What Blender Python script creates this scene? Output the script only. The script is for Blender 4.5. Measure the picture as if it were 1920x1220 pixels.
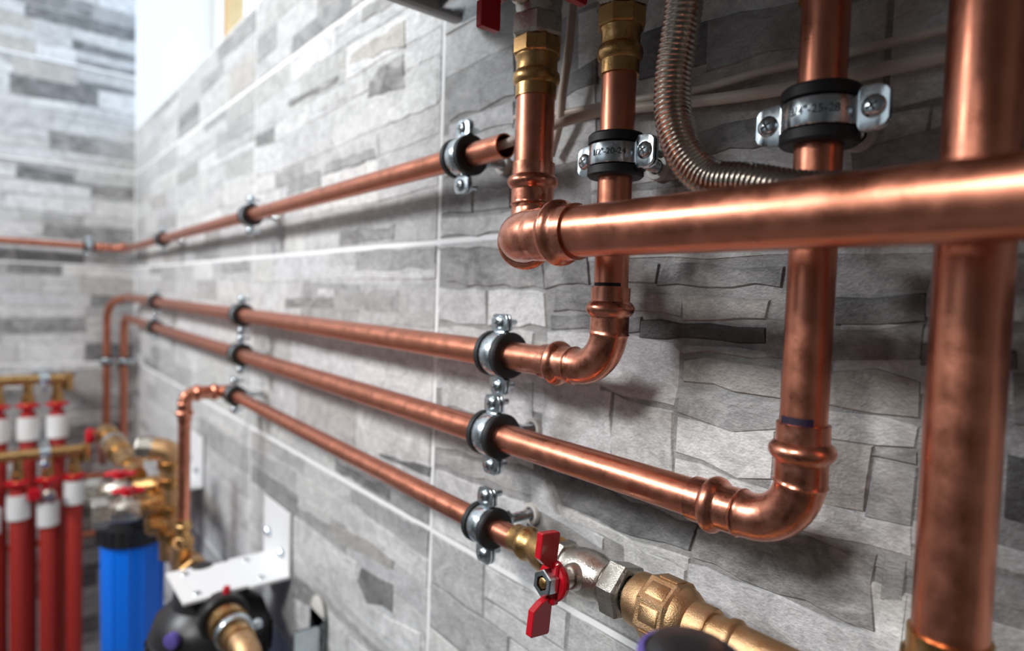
import bpy, math, random
from mathutils import Vector, Matrix
random.seed(7)
for o in list(bpy.data.objects): bpy.data.objects.remove(o)
SC = bpy.context.scene
COL = SC.collection
PI = math.pi
Z0 = 1.3                       # height of the reference tile joint above the floor

# ------------------------------------------------------------------ camera
YAW, PITCH, ROLL, FPX = 0.6848, 0.0449, -0.0329, 1192.4
CAM = Vector((2.3565, -0.3539, Z0 - 0.054))
F = Vector((-math.cos(YAW)*math.cos(PITCH), math.sin(YAW)*math.cos(PITCH), -math.sin(PITCH)))
Rt = F.cross(Vector((0, 0, 1))).normalized()
Dn = F.cross(Rt)
c_, s_ = math.cos(ROLL), math.sin(ROLL)
Rt, Dn = c_*Rt + s_*Dn, -s_*Rt + c_*Dn
cd = bpy.data.cameras.new('camera'); cam = bpy.data.objects.new('camera', cd); COL.objects.link(cam)
M = Matrix((Rt, -Dn, -F)).transposed().to_4x4(); M.translation = CAM
cam.matrix_world = M
cd.sensor_width = 36.0; cd.lens = FPX/1920*36.0; cd.clip_start = 0.01; cd.clip_end = 60
cd.dof.use_dof = True; cd.dof.focus_distance = 0.385; cd.dof.aperture_fstop = 4.2
SC.camera = cam

# ------------------------------------------------------------------ light
SC.view_settings.view_transform = 'Standard'; SC.view_settings.look = 'None'
SC.view_settings.gamma = 1.0; SC.view_settings.use_curve_mapping = False
SC.view_settings.exposure = -0.32
wd = bpy.data.worlds.new('sky'); SC.world = wd; wd.use_nodes = True
wb = wd.node_tree.nodes['Background']; wb.inputs[0].default_value = (0.46, 0.70, 1.0, 1); wb.inputs[1].default_value = 4.4
def area(name, loc, target, sx, sy, power, color):
    l = bpy.data.lights.new(name, 'AREA'); l.shape = 'RECTANGLE'; l.size = sx; l.size_y = sy
    l.energy = power; l.color = color
    o = bpy.data.objects.new(name, l); COL.objects.link(o); o.location = loc
    d = Vector(target) - Vector(loc); o.rotation_euler = d.to_track_quat('-Z', 'Y').to_euler()
    return o
area('ceiling_lamp', (2.10, -1.50, Z0 + 0.85), (2.0, 0, Z0 - 0.1), 0.34, 0.24, 23, (1.0, 0.975, 0.945))
area('left_fill_light', (0.88, -1.50, Z0 + 0.78), (0.95, 0, Z0 - 0.0), 0.5, 0.35, 35, (0.97, 0.985, 1.0))  # added fill that brightens the left part of the tiled wall
area('front_fill_light', (1.2, -2.5, Z0 + 0.5), (1.2, 0, Z0 + 0.3), 1.3, 1.2, 4.0, (0.84, 0.94, 1.0))  # added fill and metal reflections; the front wall has no window

# ------------------------------------------------------------------ helpers
OFF = {}
def newobj(name, data, parent=None):
    o = bpy.data.objects.new(name, data); COL.objects.link(o)
    if parent is not None: o.parent = parent
    return o
def tag(o, label, cat, group=None, kind=None):
    o['label'] = label
    if cat: o['category'] = cat
    if group: o['group'] = group
    if kind: o['kind'] = kind
    return o
def thing(name, loc, label, cat, group=None):
    o = newobj(name, None); o.location = Vector(loc); o.empty_display_size = 0.02
    OFF[o] = Vector(loc)
    return tag(o, label, cat, group)
def frame(axis, ref=None):
    a = Vector(axis).normalized()
    r = Vector(ref) if ref is not None else (Vector((0, 0, 1)) if abs(a.z) < 0.9 else Vector((0, -1, 0)))
    u = (r - a*r.dot(a)).normalized(); v = a.cross(u)
    return a, u, v
class MB:
    def __init__(s): s.v = []; s.f = []
    def add(s, vs, fs):
        b = len(s.v); s.v += [Vector(q) for q in vs]; s.f += [tuple(b+i for i in q) for q in fs]
    def rings(s, rings, cap0=True, cap1=True, closed=True):
        n = len(rings[0]); vs = [p for r in rings for p in r]; fs = []
        for i in range(len(rings)-1):
            for j in range(n if closed else n-1):
                k = (j+1) % n
                fs.append((i*n+j, i*n+k, (i+1)*n+k, (i+1)*n+j))
        if cap0: fs.append(tuple(range(n-1, -1, -1)))
        if cap1: fs.append(tuple((len(rings)-1)*n+j for j in range(n)))
        s.add(vs, fs)
    def lathe(s, o, axis, prof, n=32, ref=None, cap0=True, cap1=True, rot=0.0):
        a, u, v = frame(axis, ref); o = Vector(o); rr = []
        for t, r in prof:
            r = max(r, 1e-5)
            rr.append([o + a*t + (u*math.cos(2*PI*j/n+rot) + v*math.sin(2*PI*j/n+rot))*r for j in range(n)])
        s.rings(rr, cap0, cap1); return s
    def sweep(s, path, rad, n=28, cap0=True, cap1=True):
        path = [Vector(p) for p in path]; m = len(path)
        T = [(path[min(i+1, m-1)] - path[max(i-1, 0)]).normalized() for i in range(m)]
        _, u, _ = frame(T[0]); rr = []
        for i in range(m):
            u = (u - T[i]*u.dot(T[i])).normalized(); v = T[i].cross(u)
            r = rad[i] if isinstance(rad, (list, tuple)) else rad
            rr.append([path[i] + (u*math.cos(2*PI*j/n) + v*math.sin(2*PI*j/n))*r for j in range(n)])
        s.rings(rr, cap0, cap1); return s
    def box(s, c, size, ax=None, bev=0.0):
        c = Vector(c); X, Y, Zz = ax if ax else (Vector((1, 0, 0)), Vector((0, 1, 0)), Vector((0, 0, 1)))
        hx, hy, hz = [q/2 for q in size]; b = min(bev, hx*.9, hy*.9, hz*.9)
        if b <= 0:
            pts = [c + X*(sx*hx) + Y*(sy*hy) + Zz*(sz*hz) for sz in (-1, 1) for sx, sy in ((-1, -1), (1, -1), (1, 1), (-1, 1))]
            s.add(pts, [(3, 2, 1, 0), (4, 5, 6, 7), (0, 1, 5, 4), (1, 2, 6, 5), (2, 3, 7, 6), (3, 0, 4, 7)]); return s
        def ring(ix, iy, z):
            x, y = hx-ix, hy-iy; q = b
            P = [(-x+q, -y), (x-q, -y), (x, -y+q), (x, y-q), (x-q, y), (-x+q, y), (-x, y-q), (-x, -y+q)]
            return [c + X*p[0] + Y*p[1] + Zz*z for p in P]
        s.rings([ring(b, b, -hz), ring(0, 0, -hz+b), ring(0, 0, hz-b), ring(b, b, hz)]); return s
    def prism(s, poly, o, X, Y, N, t0, t1, bev=0.0):
        o, X, Y, N = Vector(o), Vector(X), Vector(Y), Vector(N)
        cx = sum(p[0] for p in poly)/len(poly); cy = sum(p[1] for p in poly)/len(poly)
        def ring(t, ins):
            R = []
            for p in poly:
                d = Vector((p[0]-cx, p[1]-cy)); L = d.length
                q = d*(max(L-ins, 0)/L) if L > 0 else d
                R.append(o + X*(cx+q.x) + Y*(cy+q.y) + N*t)
            return R
        if bev > 0: s.rings([ring(t0, bev), ring(t0+bev, 0), ring(t1-bev, 0), ring(t1, bev)])
        else: s.rings([ring(t0, 0), ring(t1, 0)])
        return s
    def mesh(s, name, off=Vector((0, 0, 0)), smooth=True, ang=38):
        me = bpy.data.meshes.new(name); me.from_pydata([p - off for p in s.v], [], s.f); me.update()
        import bmesh
        bm = bmesh.new(); bm.from_mesh(me); bmesh.ops.recalc_face_normals(bm, faces=bm.faces); bm.to_mesh(me); bm.free()
        if smooth:
            me.polygons.foreach_set('use_smooth', [True]*len(me.polygons)); me.set_sharp_from_angle(angle=math.radians(ang))
        return me
    def build(s, name, mat, parent=None, smooth=True, ang=38, loc=None):
        if parent is not None: off = OFF.get(parent, Vector((0, 0, 0)))
        elif loc is not None: off = Vector(loc)
        else: off = Vector((0, 0, 0))
        me = s.mesh(name, off, smooth, ang); me.materials.append(mat)
        o = newobj(name, me, parent)
        if parent is None: o.location = off
        OFF[o] = off
        return o
def fillet(pts, R, n=10):
    pts = [Vector(p) for p in pts]; out = [pts[0]]
    for i in range(1, len(pts)-1):
        a = (pts[i-1]-pts[i]); b = (pts[i+1]-pts[i]); r = R[i-1] if isinstance(R, (list, tuple)) else R
        la, lb = a.length, b.length; a.normalize(); b.normalize()
        ang = a.angle(b); t = min(r/math.tan(ang/2), la*.49, lb*.49); r2 = t*math.tan(ang/2)
        c = pts[i] + (a+b).normalized()*(r2/math.sin(ang/2))
        p0, p1 = pts[i]+a*t-c, pts[i]+b*t-c; tot = p0.angle(p1); ax = p0.cross(p1).normalized()
        for k in range(n+1): out.append(c + Matrix.Rotation(tot*k/n, 3, ax) @ p0)
    out.append(pts[-1]); return out
def dense(path, step):
    out = [Vector(path[0])]
    for a, b in zip(path[:-1], path[1:]):
        a, b = Vector(a), Vector(b); L = (b-a).length; k = max(1, int(round(L/step)))
        for i in range(1, k+1): out.append(a + (b-a)*(i/k))
    return out
def bez(P, n=40):
    # Catmull-Rom through points
    P = [Vector(p) for p in P]; P = [2*P[0]-P[1]] + P + [2*P[-1]-P[-2]]; out = []
    m = max(2, n//(len(P)-3))
    for i in range(1, len(P)-2):
        a, b, c, d = P[i-1:i+3]
        for k in range(m):
            t = k/m; out.append(.5*((2*b)+(c-a)*t+(2*a-5*b+4*c-d)*t*t+(3*b-a-3*c+d)*t**3))
    out.append(P[-2]); return out
def W(x, s, z): return Vector((x, -s, Z0+z))         # s = distance in front of the tiled wall

# ------------------------------------------------------------------ materials
MATS = {}
def mat(name, base, rough=.4, metal=0.0, var=0.0, col2=None, scale=30, bump=0.0, bscale=200, rvar=0.0, spec=.5, coat=0.0):
    if name in MATS: return MATS[name]
    m = bpy.data.materials.new(name); m.use_nodes = True; nt = m.node_tree; N = nt.nodes; L = nt.links
    p = N['Principled BSDF']; p.inputs['Base Color'].default_value = (*base, 1); p.inputs['Roughness'].default_value = rough
    p.inputs['Metallic'].default_value = metal; p.inputs['Specular IOR Level'].default_value = spec
    p.inputs['Coat Weight'].default_value = coat
    tc = N.new('ShaderNodeNewGeometry')
    if col2 is not None or rvar:
        nz = N.new('ShaderNodeTexNoise'); nz.inputs['Scale'].default_value = scale; nz.inputs['Detail'].default_value = 5; nz.inputs['Roughness'].default_value = .62
        L.new(tc.outputs['Position'], nz.inputs['Vector'])
        if col2 is not None:
            r = N.new('ShaderNodeValToRGB'); r.color_ramp.elements[0].position = .38; r.color_ramp.elements[1].position = .66
            r.color_ramp.elements[0].color = (*base, 1); r.color_ramp.elements[1].color = (*col2, 1)
            L.new(nz.outputs['Fac'], r.inputs['Fac']); L.new(r.outputs['Color'], p.inputs['Base Color'])
        if rvar:
            mr = N.new('ShaderNodeMapRange'); mr.inputs['To Min'].default_value = max(rough-rvar, .03); mr.inputs['To Max'].default_value = rough+rvar
            mr.inputs['From Min'].default_value = .3; mr.inputs['From Max'].default_value = .7
            L.new(nz.outputs['Fac'], mr.inputs['Value']); L.new(mr.outputs['Result'], p.inputs['Roughness'])
    if bump:
        nb = N.new('ShaderNodeTexNoise'); nb.inputs['Scale'].default_value = bscale; nb.inputs['Detail'].default_value = 3
        L.new(tc.outputs['Position'], nb.inputs['Vector'])
        bp = N.new('ShaderNodeBump'); bp.inputs['Strength'].default_value = bump; bp.inputs['Distance'].default_value = .0006
        L.new(nb.outputs['Fac'], bp.inputs['Height']); L.new(bp.outputs['Normal'], p.inputs['Normal'])
    MATS[name] = m; return m
COPPER = mat('copper_tube', (.60, .222, .136), .33, 1, col2=(.70, .275, .178), scale=70, rvar=.08, bump=.10, bscale=420)
COPPER2 = mat('copper_fitting', (.57, .21, .13), .29, 1, col2=(.74, .32, .22), scale=90, rvar=.09, bump=.16, bscale=260)
BRASS = mat('brass', (.52, .30, .11), .30, 1, col2=(.62, .38, .17), scale=80, rvar=.08, bump=.25, bscale=900)
BRASSR = mat('cast_brass', (.58, .36, .18), .40, 1, col2=(.66, .43, .25), scale=120, rvar=.06, bump=.5, bscale=1600)
NICKEL = mat('nickel_plate', (.56, .52, .46), .27, 1, col2=(.66, .63, .58), scale=120, rvar=.06, bump=.45, bscale=1300)
ZINC = mat('zinc_plate', (.55, .62, .66), .24, 1, col2=(.68, .75, .80), scale=160, rvar=.08)
STEEL = mat('stainless_steel', (.50, .44, .38), .22, 1)
RUBBER = mat('black_rubber', (.012, .013, .015), .55, 0, bump=.1)
DARK = mat('slot_shade', (.02, .02, .022), .5)  # near-black colour stands in for shade inside the screw slots
REDP = mat('red_lacquer', (.50, .006, .016), .25, 0, coat=.3)
REDI = mat('red_insulation', (.36, .018, .012), .55, 0, bump=.3, bscale=90)
BLUE = mat('blue_plastic', (.002, .19, .95), .30)
BLACKP = mat('black_plastic', (.018, .018, .020), .38)
PURPLE = mat('purple_print', (.12, .09, .36), .4)
WHITEP = mat('white_powder_coat', (.82, .83, .85), .4)
PLUG = mat('white_nylon', (.62, .60, .57), .5)
CABLE = mat('cream_cable', (.66, .58, .50), .45)
INK = mat('marker_ink', (.012, .006, .025), .5)
PAINT = mat('white_plaster', (.80, .785, .74), .7, bump=.15, bscale=120)
GREYP = mat('grey_plaster', (.34, .33, .325), .7, bump=.15, bscale=120)
GROUT = mat('white_grout', (.88, .89, .90), .8, bump=.2, bscale=900)
FLOORM = mat('grey_floor_tile', (.10, .095, .09), .5, col2=(.15, .145, .14), scale=6)
WOOD = mat('pine_wood', (.60, .38, .16), .5, col2=(.68, .45, .22), scale=20)
CASING = mat('grey_enamel_casing', (.42, .42, .42), .35)
PAPER = mat('white_paper_tag', (.80, .80, .80), .7)
def stone_material():
    m = bpy.data.materials.new('stone_look_tile'); m.use_nodes = True; nt = m.node_tree; N = nt.nodes; L = nt.links
    p = N['Principled BSDF']; p.inputs['Roughness'].default_value = .5; p.inputs['Specular IOR Level'].default_value = .35
    g = N.new('ShaderNodeNewGeometry'); at = N.new('ShaderNodeAttribute'); at.attribute_name = 'tone'
    mp = N.new('ShaderNodeMapping'); mp.inputs['Scale'].default_value = (1, 1, 1.6); L.new(g.outputs['Position'], mp.inputs['Vector'])
    n1 = N.new('ShaderNodeTexNoise'); n1.inputs['Scale'].default_value = 24; n1.inputs['Detail'].default_value = 8; n1.inputs['Roughness'].default_value = .68; n1.inputs['Distortion'].default_value = .7
    n2 = N.new('ShaderNodeTexNoise'); n2.inputs['Scale'].default_value = 420; n2.inputs['Detail'].default_value = 3
    n3 = N.new('ShaderNodeTexNoise'); n3.inputs['Scale'].default_value = 70; n3.inputs['Detail'].default_value = 6; n3.inputs['Roughness'].default_value = .7; n3.inputs['Distortion'].default_value = 1.5
    for n in (n1, n2, n3): L.new(mp.outputs['Vector'], n.inputs['Vector'])
    def rng(src, a, b, c, d):
        r = N.new('ShaderNodeMapRange'); r.inputs['From Min'].default_value = a; r.inputs['From Max'].default_value = b; r.inputs['To Min'].default_value = c; r.inputs['To Max'].default_value = d
        L.new(src, r.inputs['Value']); return r.outputs['Result']
    # alpha of the tone attribute = how mottled the stone is
    f1 = rng(n1.outputs['Fac'], .36, .66, 0, 1)
    f3 = rng(n3.outputs['Fac'], .42, .64, 0, 1)
    mx = N.new('ShaderNodeMath'); mx.operation = 'MULTIPLY'; L.new(f1, mx.inputs[0]); L.new(at.outputs['Alpha'], mx.inputs[1])
    mixa = N.new('ShaderNodeMix'); mixa.data_type = 'RGBA'; L.new(mx.outputs[0], mixa.inputs['Factor'])
    L.new(at.outputs['Color'], mixa.inputs['A']); mixa.inputs['B'].default_value = (.55, .55, .55, 1)
    v3 = rng(n3.outputs['Fac'], .3, .7, .74, 1.14); v2 = rng(n2.outputs['Fac'], .3, .7, .90, 1.10)
    mm = N.new('ShaderNodeMath'); mm.operation = 'MULTIPLY'; L.new(v3, mm.inputs[0]); L.new(v2, mm.inputs[1])
    sc = N.new('ShaderNodeVectorMath'); sc.operation = 'SCALE'; L.new(mixa.outputs['Result'], sc.inputs[0]); L.new(mm.outputs[0], sc.inputs['Scale'])
    n4 = N.new('ShaderNodeTexNoise'); n4.inputs['Scale'].default_value = 17; n4.inputs['Detail'].default_value = 7; n4.inputs['Roughness'].default_value = .75; n4.inputs['Distortion'].default_value = 2.2
    L.new(mp.outputs['Vector'], n4.inputs['Vector'])
    v4 = rng(n4.outputs['Fac'], .40, .56, .80, 1.05)
    sc2 = N.new('ShaderNodeVectorMath'); sc2.operation = 'SCALE'; L.new(sc.outputs['Vector'], sc2.inputs[0]); L.new(v4, sc2.inputs['Scale'])
    L.new(sc2.outputs['Vector'], p.inputs['Base Color'])
    ad = N.new('ShaderNodeMath'); ad.operation = 'ADD'; L.new(n3.outputs['Fac'], ad.inputs[0]); L.new(n2.outputs['Fac'], ad.inputs[1])
    bp = N.new('ShaderNodeBump'); bp.inputs['Strength'].default_value = .5; bp.inputs['Distance'].default_value = .0016
    L.new(ad.outputs[0], bp.inputs['Height']); L.new(bp.outputs['Normal'], p.inputs['Normal'])
    return m
STONE = stone_material()
def set_tone(me, tones):
    a = me.attributes.new('tone', 'FLOAT_COLOR', 'POINT')
    flat = []
    for t in tones: flat += list(t)
    a.data.foreach_set('color', flat)

# ------------------------------------------------------------------ room shell
def struct(name, mb, m, label):
    o = mb.build(name, m, smooth=False); tag(o, label, None, kind='structure'); return o
XR, YF, ZC = 4.4, -2.7, Z0+1.28
struct('floor', MB().box((XR/2, YF/2, -.05), (XR+.4, -YF+.8, .1)), FLOORM, 'dark grey tiled floor of the boiler room')
struct('ceiling', MB().box((XR/2, YF/2, ZC+.05), (XR+.4, -YF+.8, .1)), PAINT, 'white painted ceiling')
struct('wall_front', MB().box((XR/2, YF-.1, ZC/2), (XR+.4, .2, ZC)), GREYP, 'grey plastered wall behind the camera')
struct('wall_right', MB().box((XR+.1, YF/2, ZC/2), (.2, -YF+.4, ZC)), GREYP, 'grey plastered wall at the near end')
WX0, WX1, WZ0, WZ1, WT = 0.0, 1.36, Z0+.437, Z0+1.12, .28     # window opening
TB = .006                                                       # tile thickness
wl = MB()
GD = .00015
wl.box(((XR)/2, GD+WT/2, WZ0/2), (XR, WT, WZ0)).box((XR/2, GD+WT/2, (WZ1+ZC)/2), (XR, WT, ZC-WZ1))
wl.box(((WX1+XR)/2, GD+WT/2, (WZ0+WZ1)/2), (XR-WX1, WT, WZ1-WZ0))
wall_left = struct('wall_left', wl, GROUT, 'long tiled wall carrying the copper pipes, grey stone-look tiles with white joints')
wall_back = struct('wall_back', MB().box((-GD-.1, (YF+WT)/2, ZC/2), (.2, -YF+WT+.1, ZC)), GROUT, 'end wall of the room with grey stone-look tiles')
rev = MB(); rev.box((.001-TB/2, WT/2+.003, (WZ0+WZ1)/2), (TB, WT, WZ1-WZ0)); rev.box(((WX0+WX1)/2, WT/2+.004, WZ0-.003+.004), (WX1-WX0, WT, .006))
rev.box((WX1-.003, WT/2+.004, (WZ0+WZ1)/2), (.006, WT, WZ1-WZ0))
wn = rev.build('window_1', PAINT, smooth=False); tag(wn, 'bright window recess with white plastered reveal above the tiles', None, kind='structure')
fr = MB(); fy = WT-.03
fr.box((.03, fy, (WZ0+WZ1)/2), (.05, .05, WZ1-WZ0), bev=.004); fr.box((WX1-.03, fy, (WZ0+WZ1)/2), (.05, .05, WZ1-WZ0), bev=.004)
fr.box((WX1/2, fy, WZ0+.03), (WX1, .05, .05), bev=.004); fr.box((WX1/2, fy, WZ1-.03), (WX1, .05, .05), bev=.004)
fr.build('window_frame', WHITEP, wn)
MB().box((.31, fy-.045, (WZ0+WZ1)/2), (.05, .05, WZ1-WZ0-.1), bev=.004).build('mullion', WOOD, wn)
gm = bpy.data.materials.new('window_glass'); gm.use_nodes = True; nt = gm.node_tree
tr = nt.nodes.new('ShaderNodeBsdfTransparent'); gl = nt.nodes.new('ShaderNodeBsdfGlossy'); gl.inputs['Roughness'].default_value = .02
mx = nt.nodes.new('ShaderNodeMixShader'); mx.inputs[0].default_value = .06
nt.links.new(tr.outputs[0], mx.inputs[1]); nt.links.new(gl.outputs[0], mx.inputs[2]); nt.links.new(mx.outputs[0], nt.nodes['Material Output'].inputs['Surface'])
for a, b in ((.055, .285), (.335, WX1-.055)):
    MB().box(((a+b)/2, fy, (WZ0+WZ1)/2), (b-a, .006, WZ1-WZ0-.1)).build('pane', gm, wn, smooth=False)

# ------------------------------------------------------------------ stone-look tiles
TONES = {'w': (.66, .665, .67, .05), 'l': (.57, .575, .58, .12), 'm': (.33, .335, .34, .65), 'd': (.13, .133, .137, .35), 'k': (.075, .075, .075, .10),
         'b': (.46, .445, .42, .10), 'g': (.17, .17, .17, .72)}
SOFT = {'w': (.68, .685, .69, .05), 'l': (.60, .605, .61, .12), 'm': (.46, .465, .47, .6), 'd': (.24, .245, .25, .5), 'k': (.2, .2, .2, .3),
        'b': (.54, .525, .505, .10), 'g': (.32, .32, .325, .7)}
def stone_geo(quad, seed, h, N3, amp=.0016, seg=.03, bw=.0013):
    """quad: 4+ corner points (u,v) in wall metres, returns verts (u,v,height) and faces"""
    rnd = random.Random(seed); pts = []
    n = len(quad)
    for i in range(n):
        a, b = Vector(quad[i]), Vector(quad[(i+1) % n]); L = (b-a).length
        k = max(1, min(7, int(L/seg))); d = (b-a)/max(L, 1e-6); nn = Vector((-d.y, d.x))
        for j in range(k):
            t = j/k; q = a+(b-a)*t
            if j: q = q + nn*rnd.uniform(-amp, amp) + d*rnd.uniform(-.2, .2)*L/k
            else: q = q + Vector((rnd.uniform(-amp, amp), rnd.uniform(-amp, amp)))*.6
            pts.append(q)
    c = sum(pts, Vector((0, 0)))/len(pts); m = len(pts)
    area_ = sum(pts[i].x*pts[(i+1) % m].y-pts[(i+1) % m].x*pts[i].y for i in range(m))
    sgn = 1 if area_ > 0 else -1
    inn = []
    for i in range(m):
        t = (pts[(i+1) % m]-pts[i-1]).normalized(); nrm = Vector((-t.y, t.x))*sgn
        inn.append(pts[i]+nrm*bw)
    tx, tz = rnd.uniform(-.006, .006), rnd.uniform(-.012, .012)
    vs = [(q.x, q.y, -.001) for q in pts] + [(q.x, q.y, h+(q.x-c.x)*tx+(q.y-c.y)*tz) for q in inn]
    fs = [(i, (i+1) % m, m+(i+1) % m, m+i) for i in range(m)] + [tuple(m+i for i in range(m))]
    return vs, fs
def random_tile(seed, w=.596, h=.296, wt=(38, 34, 12, 3, 6, 7, 0)):
    """rows of ledger stones filling one tile; returns [(quad, tone)] in tile coordinates"""
    rnd = random.Random(seed); g = .0009; out = []
    ys = [0.0]
    while ys[-1] < h-.055: ys.append(ys[-1]+rnd.choice((.030, .036, .042, .048, .058)))
    ys.append(h)
    bl = []
    for y in ys:
        edge = y in (0.0, h)
        bl.append([y + (0 if edge else rnd.uniform(-.006, .006)) for _ in range(5)])
    def at(b, u):
        t = max(0, min(3.9999, u/w*4)); i = int(t); return b[i]+(b[i+1]-b[i])*(t-i)
    for r in range(len(ys)-1):
        lo, hi = bl[r], bl[r+1]; xs = [0.0]
        while xs[-1] < w-.12: xs.append(xs[-1]+rnd.uniform(.09, .24))
        xs[-1] = w
        if len(xs) < 2: xs = [0.0, w]
        prev = [(0, 0)]
        tops = 0.0
        for i in range(len(xs)-1):
            a, b = xs[i], xs[i+1]; ja = 0 if i == 0 else rnd.uniform(-.003, .003); jb = 0 if i == len(xs)-2 else rnd.uniform(-.003, .003)
            t = rnd.choices('wlmdgbk', wt)[0]
            if at(hi, a)-at(lo, a) > .034 and rnd.random() < .22:
                mid = rnd.uniform(.35, .65); f = lambda u: at(lo, u)+(at(hi, u)-at(lo, u))*mid
                t2 = rnd.choices('wldg', (36, 34, 10, 14))[0]
                out.append(([(a+g, at(lo, a)+g), (b-g, at(lo, b)+g), (b-g, f(b)-g), (a+g, f(a)-g)], t))
                out.append(([(a+g, f(a)+g), (b-g, f(b)+g), (b-g, at(hi, b)-g), (a+g, at(hi, a)-g)], t2))
            else:
                out.append(([(a+g-ja, at(lo, a)+g), (b-g-jb, at(lo, b)+g), (b-g+jb, at(hi, b)-g), (a+g+ja, at(hi, a)-g)], t))
    return out
def px_wall(x, y):
    v = F + Rt*((x-960)/FPX) + Dn*((y-610)/FPX); t = -CAM.y/v.y; p = CAM+v*t
    return (p.x, p.z)
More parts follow.
